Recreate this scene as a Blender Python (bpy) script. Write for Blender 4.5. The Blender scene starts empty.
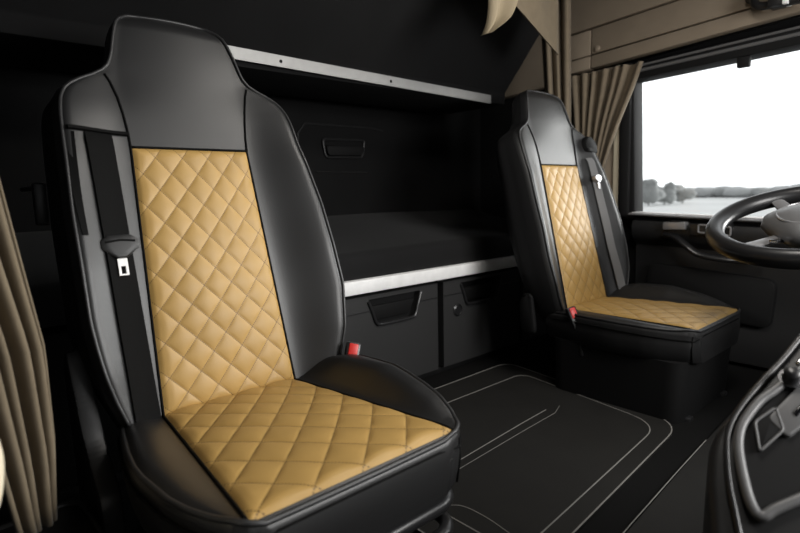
import bpy, bmesh, math, random
from mathutils import Vector, Matrix
random.seed(7)
C = bpy.context.scene.collection
PI = math.pi

# ------------------------------------------------------------------ materials
def nodes_of(name):
    m = bpy.data.materials.new(name); m.use_nodes = True
    nt = m.node_tree; b = nt.nodes['Principled BSDF']
    return m, nt, b

def mat(name, col, rough=.5, metal=0., spec=.5, noise=0., nscale=40., bump=0., bscale=300., voro=False, sheen=0.):
    m, nt, b = nodes_of(name)
    b.inputs['Base Color'].default_value = (*col, 1)
    b.inputs['Roughness'].default_value = rough
    b.inputs['Metallic'].default_value = metal
    b.inputs['Specular IOR Level'].default_value = spec
    if sheen:
        b.inputs['Sheen Weight'].default_value = sheen
    tc = nt.nodes.new('ShaderNodeTexCoord')
    if noise:
        n = nt.nodes.new('ShaderNodeTexNoise'); n.inputs['Scale'].default_value = nscale
        n.inputs['Detail'].default_value = 4
        nt.links.new(tc.outputs['Object'], n.inputs['Vector'])
        r = nt.nodes.new('ShaderNodeValToRGB')
        r.color_ramp.elements[0].position = .3; r.color_ramp.elements[1].position = .7
        r.color_ramp.elements[0].color = (*[c*(1-noise) for c in col], 1)
        r.color_ramp.elements[1].color = (*[min(1, c*(1+noise)) for c in col], 1)
        nt.links.new(n.outputs['Fac'], r.inputs['Fac'])
        nt.links.new(r.outputs['Color'], b.inputs['Base Color'])
    if bump:
        if voro:
            t = nt.nodes.new('ShaderNodeTexVoronoi'); out = 'Distance'
        else:
            t = nt.nodes.new('ShaderNodeTexNoise'); out = 'Fac'
        t.inputs['Scale'].default_value = bscale
        nt.links.new(tc.outputs['Object'], t.inputs['Vector'])
        bp = nt.nodes.new('ShaderNodeBump'); bp.inputs['Strength'].default_value = bump
        bp.inputs['Distance'].default_value = .001
        nt.links.new(t.outputs[out], bp.inputs['Height'])
        nt.links.new(bp.outputs['Normal'], b.inputs['Normal'])
    return m

M = {}
M['leather'] = mat('black_leather', (.0145, .0145, .015), .42, spec=.6, bump=.12, bscale=520, voro=True)
M['shaded_leather'] = mat('shaded_leather', (.0105, .0105, .011), .55, spec=.3, bump=.12, bscale=520, voro=True)  # darker copy of the seat leather, flank shade put into the colour
M['piping'] = mat('black_piping', (.02, .02, .021), .42, spec=.5)
M['seam'] = mat('seam_groove', (.004, .004, .004), .8, spec=.1)
M['plastic'] = mat('black_plastic', (.016, .016, .0165), .45, spec=.45, bump=.1, bscale=700)
M['dull_plastic'] = mat('dull_black_plastic', (.007, .007, .0073), .7, spec=.2, bump=.15, bscale=500)
M['drawer'] = mat('charcoal_plastic', (.030, .030, .0305), .5, spec=.4, bump=.1, bscale=700)
M['gloss_plastic'] = mat('satin_black_plastic', (.016, .016, .017), .33, spec=.5)
M['grey_plastic'] = mat('grey_plastic', (.13, .13, .132), .38, spec=.5, bump=.08, bscale=600)
M['silver_plastic'] = mat('silver_plastic', (.36, .36, .37), .33, metal=.5)
M['chrome'] = mat('chrome', (.8, .8, .82), .22, metal=1.)
M['alu'] = mat('brushed_aluminium', (.93, .93, .93), .5, metal=0., noise=.06, nscale=30)
M['rail'] = mat('dull_aluminium', (.34, .34, .335), .5, metal=.3, noise=.06, nscale=30)
M['webbing'] = mat('belt_webbing', (.0055, .0055, .0055), .8, spec=.08, bump=.4, bscale=900)
M['webbing_light'] = mat('grey_belt_webbing', (.16, .16, .162), .65, spec=.25, bump=.4, bscale=900)
M['red'] = mat('red_plastic', (.62, .03, .025), .4)
M['fabric'] = mat('black_fabric', (.011, .011, .0114), .9, spec=.15, bump=.3, bscale=400, sheen=.05)
M['carpet'] = mat('black_carpet', (.007, .007, .007), .95, spec=.1, bump=.5, bscale=300)
M['mat'] = mat('rubber_mat', (.0135, .0129, .0118), .7, spec=.25, noise=.12, nscale=9, bump=.25, bscale=260)
M['mat_line'] = mat('mat_piping', (.21, .203, .19), .6)
M['wall'] = mat('black_wall_lining', (.0065, .0065, .0068), .85, spec=.2, noise=.15, nscale=6, bump=.2, bscale=260)
M['curtain'] = mat('taupe_curtain', (.205, .166, .118), .92, spec=.1, noise=.08, nscale=30, bump=.3, bscale=500, sheen=.1)
M['curtain_left'] = mat('tan_curtain', (.155, .124, .084), .92, spec=.1, noise=.08, nscale=30, bump=.3, bscale=500, sheen=.1)
M['cream_cloth'] = mat('cream_cloth', (.27, .225, .155), .92, spec=.1, bump=.3, bscale=500)
M['beige'] = mat('taupe_trim', (.30, .245, .185), .6, spec=.3, noise=.05, nscale=12, bump=.15, bscale=500)
M['cream'] = mat('cream_trim', (.74, .66, .50), .6, spec=.3)
M['frame'] = mat('black_rubber', (.012, .012, .0125), .75, spec=.2)
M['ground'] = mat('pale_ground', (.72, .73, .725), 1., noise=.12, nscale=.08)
M['tree'] = mat('haze_paled_foliage', (.40, .41, .405), 1., noise=.2, nscale=.5)  # foliage paled: haze and overexposure put into the colour
M['hedge'] = mat('haze_paled_hedge', (.58, .59, .59), 1., noise=.15, nscale=.4)  # hedge paled further, distance haze put into its colour
M['screen'] = mat('dark_display', (.006, .006, .007), .15, spec=.6)

def quilt_material():
    m, nt, b = nodes_of('quilted_tan_leather')
    N = nt.nodes; L = nt.links
    b.inputs['Roughness'].default_value = .46
    b.inputs['Specular IOR Level'].default_value = .42
    uv = N.new('ShaderNodeUVMap'); uv.uv_map = 'quilt'
    sep = N.new('ShaderNodeSeparateXYZ'); L.new(uv.outputs['UV'], sep.inputs['Vector'])
    def mth(op, a, c=None, d=None):
        n = N.new('ShaderNodeMath'); n.operation = op
        for i, v in enumerate((a, c, d)):
            if v is None: continue
            if isinstance(v, (int, float)): n.inputs[i].default_value = v
            else: L.new(v, n.inputs[i])
        return n.outputs[0]
    def stitch(x, y):
        f = mth('FRACT', mth('ADD', x, .5)); d = mth('ABSOLUTE', mth('SUBTRACT', f, .5))
        line = mth('LESS_THAN', d, .020)
        dash = mth('LESS_THAN', mth('FRACT', mth('MULTIPLY', y, 11.)), .62)
        return mth('MULTIPLY', line, dash)
    s = mth('MAXIMUM', stitch(sep.outputs[0], sep.outputs[1]), stitch(sep.outputs[1], sep.outputs[0]))
    tc = N.new('ShaderNodeTexCoord')
    no = N.new('ShaderNodeTexNoise'); no.inputs['Scale'].default_value = 14; L.new(tc.outputs['Object'], no.inputs['Vector'])
    r = N.new('ShaderNodeValToRGB')
    r.color_ramp.elements[0].position = .3; r.color_ramp.elements[1].position = .7
    r.color_ramp.elements[0].color = (.420, .260, .081, 1); r.color_ramp.elements[1].color = (.475, .295, .094, 1)
    L.new(no.outputs['Fac'], r.inputs['Fac'])
    mx = N.new('ShaderNodeMix'); mx.data_type = 'RGBA'
    L.new(s, mx.inputs['Factor']); L.new(r.outputs['Color'], mx.inputs[6]); mx.inputs[7].default_value = (.15, .088, .03, 1)
    L.new(mx.outputs[2], b.inputs['Base Color'])
    v = N.new('ShaderNodeTexVoronoi'); v.inputs['Scale'].default_value = 480; L.new(tc.outputs['Object'], v.inputs['Vector'])
    bp = N.new('ShaderNodeBump'); bp.inputs['Strength'].default_value = .12; bp.inputs['Distance'].default_value = .001
    L.new(v.outputs['Distance'], bp.inputs['Height']); L.new(bp.outputs['Normal'], b.inputs['Normal'])
    return m
M['quilt'] = quilt_material()

def glass_material():
    m = bpy.data.materials.new('window_glass'); m.use_nodes = True
    nt = m.node_tree; N = nt.nodes; L = nt.links
    N.remove(N['Principled BSDF'])
    t = N.new('ShaderNodeBsdfTransparent'); t.inputs['Color'].default_value = (.97, .98, .98, 1)
    g = N.new('ShaderNodeBsdfGlossy'); g.inputs['Roughness'].default_value = .03
    f = N.new('ShaderNodeFresnel'); f.inputs['IOR'].default_value = 1.3
    mx = N.new('ShaderNodeMixShader')
    L.new(f.outputs[0], mx.inputs[0]); L.new(t.outputs[0], mx.inputs[1]); L.new(g.outputs[0], mx.inputs[2])
    L.new(mx.outputs[0], N['Material Output'].inputs['Surface'])
    return m
M['glass'] = glass_material()

# ------------------------------------------------------------------ mesh helpers
def link(name, me, m, parent=None, smooth=True, angle=40):
    me.materials.append(m)
    if smooth:
        for p in me.polygons: p.use_smooth = True
        try: me.set_sharp_from_angle(angle=math.radians(angle))
        except Exception: pass
    o = bpy.data.objects.new(name, me); C.objects.link(o)
    if parent: o.parent = parent
    return o

class MB:
    """collects shapes, links them as one mesh"""
    def __init__(self): self.bm = bmesh.new()
    def box(self, lo, hi, bev=0., seg=2, rot=None, piv=None):
        lo, hi = Vector(lo), Vector(hi)
        t = bmesh.new()
        bmesh.ops.create_cube(t, size=1)
        for v in t.verts:
            v.co = Vector(((lo.x+hi.x)/2+v.co.x*(hi.x-lo.x), (lo.y+hi.y)/2+v.co.y*(hi.y-lo.y), (lo.z+hi.z)/2+v.co.z*(hi.z-lo.z)))
        if bev: bmesh.ops.bevel(t, geom=list(t.edges), offset=bev, segments=seg, affect='EDGES', profile=.5)
        if rot is not None:
            p = Vector(piv) if piv else (lo+hi)/2
            for v in t.verts: v.co = rot @ (v.co-p) + p
        self._add(t); return self
    def prism(self, pts, axis, a, b, bev=0., seg=2):
        """polygon pts in the other two axes (order x,y,z without axis), extruded from a to b"""
        t = bmesh.new()
        def mk(p, k):
            if axis == 0: return (k, p[0], p[1])
            if axis == 1: return (p[0], k, p[1])
            return (p[0], p[1], k)
        A = [t.verts.new(mk(p, a)) for p in pts]; B = [t.verts.new(mk(p, b)) for p in pts]
        n = len(pts)
        t.faces.new(A); t.faces.new(B)
        for i in range(n): t.faces.new((A[i], A[(i+1) % n], B[(i+1) % n], B[i]))
        bmesh.ops.recalc_face_normals(t, faces=t.faces)
        if bev: bmesh.ops.bevel(t, geom=list(t.edges), offset=bev, segments=seg, affect='EDGES', profile=.5)
        self._add(t); return self
    def loft(self, rows, closed=True, caps=True, wrap=False):
        t = bmesh.new()
        R = [[t.verts.new(p) for p in r] for r in rows]
        n = len(rows[0]); k = n if closed else n-1
        m = len(R) if wrap else len(R)-1
        for i in range(m):
            a, b = R[i], R[(i+1) % len(R)]
            for j in range(k):
                t.faces.new((a[j], a[(j+1) % n], b[(j+1) % n], b[j]))
        if caps and closed and not wrap:
            t.faces.new(R[0]); t.faces.new(R[-1])
        bmesh.ops.recalc_face_normals(t, faces=t.faces)
        self._add(t); return self
    def tube(self, pts, r, n=10, closed=False, flat=1., up=None):
        pts = [Vector(p) for p in pts]; rows = []
        prev = None
        for i, p in enumerate(pts):
            if closed: d = pts[(i+1) % len(pts)] - pts[i-1]
            else: d = pts[min(i+1, len(pts)-1)] - pts[max(i-1, 0)]
            d.normalize()
            if up is not None: u = Vector(up)
            elif prev is None: u = Vector((0, 0, 1)) if abs(d.z) < .9 else Vector((1, 0, 0))
            else: u = prev
            u = (u - d*u.dot(d)).normalized(); prev = u
            s = d.cross(u)
            rr = r(i/(len(pts)-1)) if callable(r) else r
            rows.append([p + u*math.cos(2*PI*j/n)*rr*flat + s*math.sin(2*PI*j/n)*rr for j in range(n)])
        self.loft(rows, wrap=closed); return self
    def lathe(self, prof, centre, axis=(0, 0, 1), n=28):
        ax = Vector(axis).normalized(); q = ax.to_track_quat('Z', 'Y').to_matrix(); c = Vector(centre)
        rows = [[c + q @ Vector((r*math.cos(2*PI*j/n), r*math.sin(2*PI*j/n), h)) for j in range(n)] for r, h in prof]
        self.loft(rows); return self
    def blob(self, c, rad, sub=3, amp=.2, fr=1.):
        from mathutils import noise
        t = bmesh.new(); bmesh.ops.create_icosphere(t, subdivisions=sub, radius=1)
        for v in t.verts:
            k = 1 + amp*noise.noise(v.co*fr*2 + Vector(c)) + amp*.6*noise.noise(v.co*fr*6 + Vector(c))
            v.co = Vector(c) + Vector((v.co.x*rad[0], v.co.y*rad[1], v.co.z*rad[2]))*k
        self._add(t); return self
    def xf(self, mtx):
        bmesh.ops.transform(self.bm, matrix=mtx, verts=self.bm.verts); return self
    def _add(self, t):
        me = bpy.data.meshes.new('t'); t.to_mesh(me); t.free(); self.bm.from_mesh(me); bpy.data.meshes.remove(me)
    def build(self, name, m, parent=None, smooth=True, angle=40):
        me = bpy.data.meshes.new(name); self.bm.to_mesh(me); self.bm.free()
        return link(name, me, m, parent, smooth, angle)

def empty(name, loc=(0, 0, 0)):
    o = bpy.data.objects.new(name, None); o.location = loc; o.empty_display_size = .05; C.objects.link(o); return o
def tag(o, label=None, cat=None, group=None, kind=None):
    if label: o['label'] = label
    if cat: o['category'] = cat
    if group: o['group'] = group
    if kind: o['kind'] = kind
    return o
def struct(o, label, cat): return tag(o, label, cat, kind='structure')

def lerp(a, b, t): return a+(b-a)*t
def interp(tab, x):
    if x <= tab[0][0]: return tab[0][1]
    for (a, va), (b, vb) in zip(tab, tab[1:]):
        if x <= b: return lerp(va, vb, (x-a)/(b-a))
    return tab[-1][1]
def smooth(t):
    t = max(0., min(1., t)); return t*t*(3-2*t)
def catmull(P, n=8, closed=False):
    P = [Vector(p) for p in P]; out = []; N = len(P)
    for i in range(N if closed else N-1):
        g = lambda k: P[k % N] if closed else P[max(0, min(N-1, k))]
        p0, p1, p2, p3 = g(i-1), g(i), g(i+1), g(i+2)
        for j in range(n):
            t = j/n
            out.append(.5*((2*p1)+(-p0+p2)*t+(2*p0-5*p1+4*p2-p3)*t*t+(-p0+3*p1-3*p2+p3)*t**3))
    if not closed: out.append(P[-1])
    return out
def rounded_poly(P, r, n=6):
    """2D polygon with rounded corners; r a number or list"""
    P = [Vector(p) for p in P]; out = []; N = len(P)
    for i in range(N):
        a, b, c = P[i-1], P[i], P[(i+1) % N]
        rr = r[i] if isinstance(r, (list, tuple)) else r
        d1 = (a-b); d2 = (c-b)
        k = min(rr, d1.length*.49, d2.length*.49)
        p1 = b+d1.normalized()*k; p2 = b+d2.normalized()*k
        for j in range(n+1):
            t = j/n; out.append(p1.lerp(b, t).lerp(b.lerp(p2, t), t))
    return out

# ------------------------------------------------------------------ the seat
# local frame: x across, y to the rear, z up; origin on the front edge of the cushion top
A0 = Vector((0, .44, -.012)); DS = Vector((0, .133, .518)).normalized(); NS = Vector((0, -DS.z, DS.y))
def bp(x, s, n): return A0 + Vector((x, 0, 0)) + DS*s + NS*n
W_TAB = [(-.07, .20), (-.03, .222), (0, .236), (.05, .250), (.1, .259), (.2, .266), (.4, .261), (.55, .250), (.60, .245), (.63, .240), (.655, .228),
         (.674, .208), (.687, .182), (.698, .162), (.712, .148), (.738, .138), (.78, .128), (.81, .119), (.826, .107), (.836, .090), (.842, .07)]
B_TAB = [(-.07, .02), (0, .034), (.1, .05), (.3, .052), (.5, .040), (.6, .024), (.66, .012), (.70, .0), (.9, 0)]
D_TAB = [(-.07, .10), (.3, .125), (.6, .115), (.7, .105), (.8, .09), (.842, .07)]
def pw(s): return lerp(.1445, .124, min(1, max(0, s/.535)))
WR_TAB = [(-.07, .0), (0, .012), (.08, .026), (.2, .037), (.4, .025), (.55, .008), (.64, .010), (.69, .008), (.75, .010), (.79, .006), (.83, 0)]
WL_TAB = [(-.07, -.03), (0, -.014), (.15, -.004), (.4, .002), (.6, .008), (.655, .008), (.69, 0)]
def wS(s, sg=1): return sum(interp(W_TAB, s+k) for k in (-.008, -.004, 0, .004, .008))/5 + interp(WR_TAB if sg > 0 else WL_TAB, s)
CL_TAB = [(-.020, .160), (-.014, .180), (-.006, .196), (.01, .206), (.05, .225), (.08, .238), (.12, .249), (.2, .258), (.24, .259), (.3, .252), (.4, .234), (.48, .215)]
CR_TAB = [(-.020, .170), (-.014, .196), (-.006, .214), (.01, .232), (.03, .246), (.05, .258), (.1, .274), (.2, .285), (.3, .287), (.42, .280), (.48, .26)]
def wC(y, sg=1):
    t = CR_TAB if sg > 0 else CL_TAB
    return sum(interp(t, y+k) for k in (-.004, 0, .004))/3
def nfront(x, s):
    w = wS(s, x); p = min(pw(s), w*.86); b = interp(B_TAB, s); ax = abs(x)
    b *= 1.25 if x > 0 else 1.
    lum = .010*math.sin(max(0, min(1, s/.5))*PI)*(1-(min(ax, p)/p)**2)
    top = max(0, (s-.80)/.042); n0 = lum - .022*top*top
    if ax <= p: base = 0 - .006*(1 if s > .6 else 0)*smooth((s-.6)/.1)*(ax/p)**2
    else:
        t = (ax-p)/(w-p)
        base = b*smooth(t/1.05)*.95 - .006*smooth((s-.6)/.1)
        if t > .8: base -= .026*((t-.8)/.2)**2.2
    return base+n0
def back_rows():
    rows = []; S = [-.07+i*(.73-.07*0)/52 for i in range(0, 53)]
    S = [-.07+.70*i/40 for i in range(41)] + [.635+.207*i/50 for i in range(51)]
    for s in S:
        D = interp(D_TAB, s); ring = []
        n1 = 56
        for i in range(n1+1):
            u = -1+2*i/n1; w = wS(s, u); x = w*(math.copysign(1-(1-abs(u))**1.25, u) if abs(u) > 0 else 0)
            ring.append(bp(x, s, nfront(x, s)))
        for i in range(1, 24):                       # round the back
            th = PI*i/24; cth = math.cos(th); w = wS(s, cth); ne = nfront(math.copysign(w, cth), s)
            bulge = .018*smooth(abs(math.sin(th))*1.6)*smooth((.70-s)/.08)*smooth((s+.02)/.2)
            x = (w+bulge)*math.copysign(abs(cth)**.22, cth); n = ne - (D+ne)*abs(math.sin(th))**.6
            ring.append(bp(x, s, n))
        rows.append(ring)
    return rows
# cushion
CW_TAB = [(-.020, .150), (-.014, .166), (-.006, .184), (.01, .203), (.04, .226), (.08, .244), (.12, .256), (.2, .267), (.3, .271), (.42, .268), (.48, .25)]
CB_TAB = [(-.02, 0), (.03, .002), (.08, .020), (.14, .036), (.24, .054), (.36, .053), (.44, .036), (.48, .03)]
def cp(y, sg=-1): return lerp(.1836 + (.012 if sg > 0 else 0), .1445, min(1, max(0, y/.44)))
def cz(x, y):
    w = wC(y, x); p = min(cp(y, x), w*.955); ax = abs(x); z = -.012*max(0, y)/.44
    z += .008*math.sin(max(0, min(1, y/.44))*PI)*(1-(min(ax, p)/p)**2)
    if y < .02: z -= .006*((.02-y)/.04)**2
    if ax > p:
        t = (ax-p)/(w-p); z += interp(CB_TAB, y)*smooth(t/.62)*(1. if x > 0 else .30)
        if t > .7: z -= .018*((t-.7)/.3)**2
    return z
def cushion_rows():
    rows = []
    for i in range(57):
        y = -.020 + .50*(i/56)**1.35
        ring = []
        drop = .012*max(0, (-.012-y)/.008)
        for j in range(49):
            u = -1+2*j/48; w = wC(y, u); x = w*math.copysign(1-(1-abs(u))**1.2, u) if u else 0
            ring.append(Vector((x, y, cz(x, y)-drop)))
        w = wC(y, 1); ze = cz(w, y)-drop
        for (dx, z) in ((-.002, ze-.012), (.003, -.045), (-.002, -.075), (-.010, -.100), (-.022, -.108)):
            ring.append(Vector((w+dx, y, min(z, ze-.006))))
        w = wC(y, -1); ze = cz(-w, y)-drop
        for (dx, z) in ((-.022, -.108), (-.010, -.100), (-.002, -.075), (.003, -.045), (-.002, ze-.012)):
            ring.append(Vector((-(w+dx), y, min(z, ze-.006))))
        rows.append(ring)
    return rows

def quilt_mesh(name, surf, half, length, hd, across, nu, nv, amp, v0=0.):
    verts = []; uvs = []; faces = []
    for j in range(nv+1):
        s = v0 + (length-v0)*j/nv; hl, hr = half(s, -1), half(s, 1)
        for i in range(nu+1):
            x = -hl + (hl+hr)*i/nu
            a = (i/nu-.5)*across; b = s/hd
            u, v = a+b, a-b
            h = amp*(abs(math.sin(PI*u))*abs(math.sin(PI*v)))**.42
            ed = min(1, (x+hl)/.026, (hr-x)/.026, (s-v0)/.020, (length-s)/.020)
            verts.append(surf(x, s, .0018 + h*(.25+.75*smooth(max(0, ed)))*min(1, max(0, ed)*6) + .002*smooth(max(0, ed)*2) - .0022*(1-max(0, min(1, ed*3)))))
            uvs.append((u, v))
    for j in range(nv):
        for i in range(nu):
            k = j*(nu+1)+i; faces.append((k, k+1, k+nu+2, k+nu+1))
    me = bpy.data.meshes.new(name); me.from_pydata([tuple(v) for v in verts], [], faces)
    ul = me.uv_layers.new(name='quilt')
    for l in me.loops: ul.data[l.index].uv = uvs[l.vertex_index]
    bm = bmesh.new(); bm.from_mesh(me); bmesh.ops.recalc_face_normals(bm, faces=bm.faces)
    bm.to_mesh(me); bm.free()
    return me

def mesh_of(mb, name, m, angle=40):
    o = mb.build(name, m, None, True, angle); me = o.data; bpy.data.objects.remove(o); return me

def strap_rows(path, width, th, side):
    """path: list of (x, s, lift) on the bolster; flat webbing following the surface"""
    rows = []
    for x, s, lift in path:
        xs = [x-width/2+width*k/8 for k in range(9)]
        top = [bp(q, s, nfront(q, s)+lift) for q in xs]
        rows.append(top + [p-NS*th for p in top[::-1]])
    return rows

def seat_base(root):
    # pedestal, suspension shroud, trim bars, runners
    b = MB()
    rows = []
    for z, hx, y0, y1 in ((-.308, .150, .08, .43), (-.25, .150, .08, .43), (-.235, .145, .085, .425), (-.215, .155, .075, .43), (-.20, .148, .085, .425), (-.18, .160, .07, .43), (-.165, .152, .08, .425), (-.14, .175, .05, .44), (-.100, .19, .03, .45)):
        rows.append([Vector((p.x, p.y, z)) for p in rounded_poly([(-hx, y0), (hx, y0), (hx, y1), (-hx, y1)], .05)])
    b.loft(rows); b.build('suspension_base', M['dull_plastic'], root)
    for z, r, in ((-.132, .013), (-.190, .013)):
        q = rounded_poly([(-.212, -.004), (.212, -.004), (.212, .42), (-.212, .42)], .06, 8)
        t = MB(); t.tube([Vector((p.x, p.y, z)) for p in q], r, 10, closed=True); t.build('trim_bar', M['gloss_plastic'], root)
    for sx in (-1, 1):
        t = MB(); t.box((sx*.15-.018, .0, -.308), (sx*.15+.018, .47, -.285), .004)
        t.build('floor_runner', M['gloss_plastic'], root)
def recliner(root, sx):
    if 1:
        # moulded recliner cover beside the hinge
        q = [(.33, -.255), (.47, -.255), (.53, -.18), (.545, -.02), (.555, .10), (.52, .14), (.475, .05), (.42, -.03), (.34, -.09)]
        t = MB(); t.prism(rounded_poly(q, .02, 4), 0, sx*.250, sx*.285, .007)
        t.build('recliner_cover', M['plastic'], root)

piping_path = []
def back_edge(sgn):
    pts = []
    for i in range(70):
        s = .0 + .834*(i/69)
        w = wS(s, sgn); x = sgn*(w*.955); pts.append(bp(x, s, nfront(x, s)+.0015))
    return pts

def make_seat(name, loc):
    root = empty(name, loc)
    me = {}
    def flank(o, n, first):                       # side and rear gussets take the darker leather copy, shade in its colour
        o.data.materials.append(M['shaded_leather'])
        for i, p in enumerate(o.data.polygons):
            if i % n >= first: p.material_index = 1
    b = MB(); b.loft(cushion_rows()); flank(b.build('cushion', M['leather'], root, angle=55), 59, 49)
    b = MB(); b.loft(back_rows()); flank(b.build('backrest', M['leather'], root, angle=60), 80, 57)
    me = quilt_mesh('backrest_panel', lambda x, s, h: bp(x, s, nfront(x, s)+h), lambda s, g: pw(s)+.0015, .538, .0690, 4.6, 150, 250, .0042)
    link('backrest_panel', me, M['quilt'], root, True, 180)
    me = quilt_mesh('cushion_panel', lambda x, s, h: Vector((x, s, cz(x, s)+h)), lambda y, g: cp(y, g)+.0015, .452, .086, 4.4, 150, 210, .0048, v0=-.0085)
    link('cushion_panel', me, M['quilt'], root, True, 180)
    # piping round the backrest outline
    l, r = back_edge(-1), back_edge(1)
    s = .838; top = [bp(-.075+.15*k/10, s, nfront(-.075+.15*k/10, s)+.001) for k in range(11)]
    p = MB(); p.tube(l+top+r[::-1], .0038, 8); p.build('backrest_piping', M['piping'], root, angle=180)
    # piping round the cushion
    yy = [.45-.46*(i/50) for i in range(51)]
    pl, pr = [[Vector((k*wC(y, k)*.975, y, cz(k*wC(y, k)*.975, y)+.001)) for y in yy] for k in (-1, 1)]
    pr = pr[::-1]
    fr = [Vector((-.165+.33*i/16, -.0135-.002*math.sin(PI*i/16), -.009)) for i in range(17)]
    p = MB(); p.tube(pl+fr+pr, .0046, 8); p.build('cushion_piping', M['piping'], root, angle=180)
    # second seam below the cushion piping
    p = MB()
    pl2, pr2 = [[Vector((k*(wC(y, k)+.002), y, cz(k*wC(y, k), y)-.014)) for y in yy] for k in (-1, 1)]
    pr2 = pr2[::-1]
    fr2 = [Vector((-.15+.30*i/16, -.0205, -.022)) for i in range(17)]
    p.tube(pl2+fr2+pr2, .0022, 6)
    for sx in (-1, 1):
        p.tube([Vector((sx*wC(-.006, sx), -.006, -.02)), Vector((sx*(wC(-.006, sx)+.003), -.0055, -.06)), Vector((sx*(wC(-.006, sx)-.006), -.006, -.102))], .002, 6)
    p.build('skirt_seam', M['seam'], root, angle=180)
    # dark seams that frame the quilted panels and the head panel
    p = MB()
    for sx in (-1, 1):
        pts = [bp(sx*(pw(s)+.001), s, nfront(sx*(pw(s)+.001), s)+.001) for s in [.535*i/40 for i in range(41)]]
        head = [(.124, .535), (.1255+.002*(sx > 0), .57), (.129+.004*(sx > 0), .61), (.134+.006*(sx > 0), .645), (.142+.006*(sx > 0), .675), (.150+.004*(sx > 0), .692)]
        pts += [bp(sx*x, s, nfront(sx*x, s)+.0008) for x, s in head[1:]]
        p.tube(pts, .0026, 6)
        p.tube([Vector((sx*(cp(y, sx)+.0015), y, cz(sx*(cp(y, sx)+.0015), y)+.001)) for y in [-.008+.46*i/30 for i in range(31)]], .0028, 6)
    p.tube([bp(-.124+.248*i/20, .5395, nfront(-.124+.248*i/20, .5395)+.0012) for i in range(21)], .0026, 6)
    p.build('panel_seam', M['seam'], root, angle=180)
    seat_base(root)
    return root

def buckle(root, sx, loc):
    """stalk with a red push button, on the inner side of the seat"""
    R = Matrix.Translation(loc) @ Matrix.Rotation(-.55 if sx > 0 else -.5, 4, 'Z') @ Matrix.Rotation(sx*.25, 4, 'Y') @ Matrix.Rotation(-.35, 4, 'X')
    b = MB(); b.box((-.017, -.012, -.060), (.017, .012, .016), .005); b.tube([(0, 0, -.05), (0, .01, -.10), (sx*.01, .02, -.15)], .009)
    b.xf(R); o = b.build('belt_buckle', M['gloss_plastic'], root)
    r = MB(); r.box((-.011, -.0150, -.024), (.011, -.006, .0125), .003); r.xf(R); q = r.build('red_release_button', M['red'], o)
    q['label'] = 'bright red release button'
    return o

near = make_seat('truck_seat', (.451, .613, -.412))
far = empty('truck_seat', (1.852, .591, -.425))
for ch in list(near.children):
    if ch.name.startswith('trim_bar'): continue
    c = ch.copy(); C.objects.link(c); c.parent = far
t = MB(); rows = []
for z, k in ((-.300, .222), (-.20, .226), (-.10, .232)):
    rows.append([Vector((p.x, p.y, z)) for p in rounded_poly([(-k, .235-k), (k, .235-k), (k, .45), (-k, .45)], .05)])
t.loft(rows); t.build('dark_base_box', M['dull_plastic'], far)  # dull black box added under the far cushion to darken its base
tag(near, 'near black truck seat with tan quilted centre, beside the tan curtain in the left foreground', 'seat', 'quilted truck seats')
tag(far, 'farther black truck seat with tan quilted centre, between steering wheel and bunk', 'seat', 'quilted truck seats')

# belt on the near seat (door side = left)
def seat_belt(root, sx, full):
    path = []
    for i in range(40):
        s = .566 - .59*i/39
        path.append((sx*lerp(.183, .176, i/39) if full else lerp(.190, .214, i/39), s, .004 + (0 if full else .006) + (.002 if i > 0 else -.004)))
    b = MB(); b.loft(strap_rows(path, .050 if full else .030, .0022, sx))
    o = b.build('seat_belt', M['webbing'] if full else M['webbing_light'], root, angle=60)
    s0 = .335 if full else .475
    x0 = sx*(.180 if full else .195); n0 = nfront(x0, s0)+(.012 if full else .016)
    # latch plate: hexagonal moulding, then steel tongue below it
    def P(x, s, n): return bp(x0+x, s0+s, n0+n)
    k = 1. if full else .72
    outline = [(-.034, .012), (-.020, .022), (.020, .022), (.034, .012), (.034, -.004), (.008, -.024), (-.008, -.024), (-.034, -.004)]
    outline = [(x*k, s*k) for x, s in outline]
    rows = []
    for n, sc in ((-.010, .86), (-.008, .97), (0, 1.), (.006, .96), (.008, .85), (.0085, .5)):
        rows.append([P(x*sc, s*sc, n) for x, s in outline])
    b = MB(); b.loft(rows); lp = b.build('latch_plate', M['plastic'] if full else M['silver_plastic'], o, angle=30)
    b = MB(); b.loft([[P(x*k, s*k, .0088), P(x*k, s*k-.004, .0088), P(x*k, s*k-.004, .0060), P(x*k, s*k, .0060)] for x, s in ((-.026, .010), (0, .013), (.026, .010))])
    if full: b.build('plate_slot', M['seam'], o)
    else: b.bm.free()
    b = MB()
    w, h0, h1 = .0085*k, -.022*k, -.056*k
    t = .0025
    def q(x0_, s0_, x1_, s1_):
        b.loft([[P(x0_, s0_, t), P(x1_, s0_, t), P(x1_, s0_, -t), P(x0_, s0_, -t)], [P(x0_, s1_, t), P(x1_, s1_, t), P(x1_, s1_, -t), P(x0_, s1_, -t)]])
    q(-w, h0, w, -.038*k); q(-w, -.038*k, -w*.5, -.053*k); q(w*.5, -.038*k, w, -.053*k); q(-w, -.053*k, w, h1)
    tg = b.build('steel_tongue', M['alu'] if full else M['silver_plastic'], o, smooth=False); tg['label'] = 'bright steel buckle tongue'
    return o
belt_n = seat_belt(near, -1, True)
belt_f = seat_belt(far, 1, False)
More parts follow.
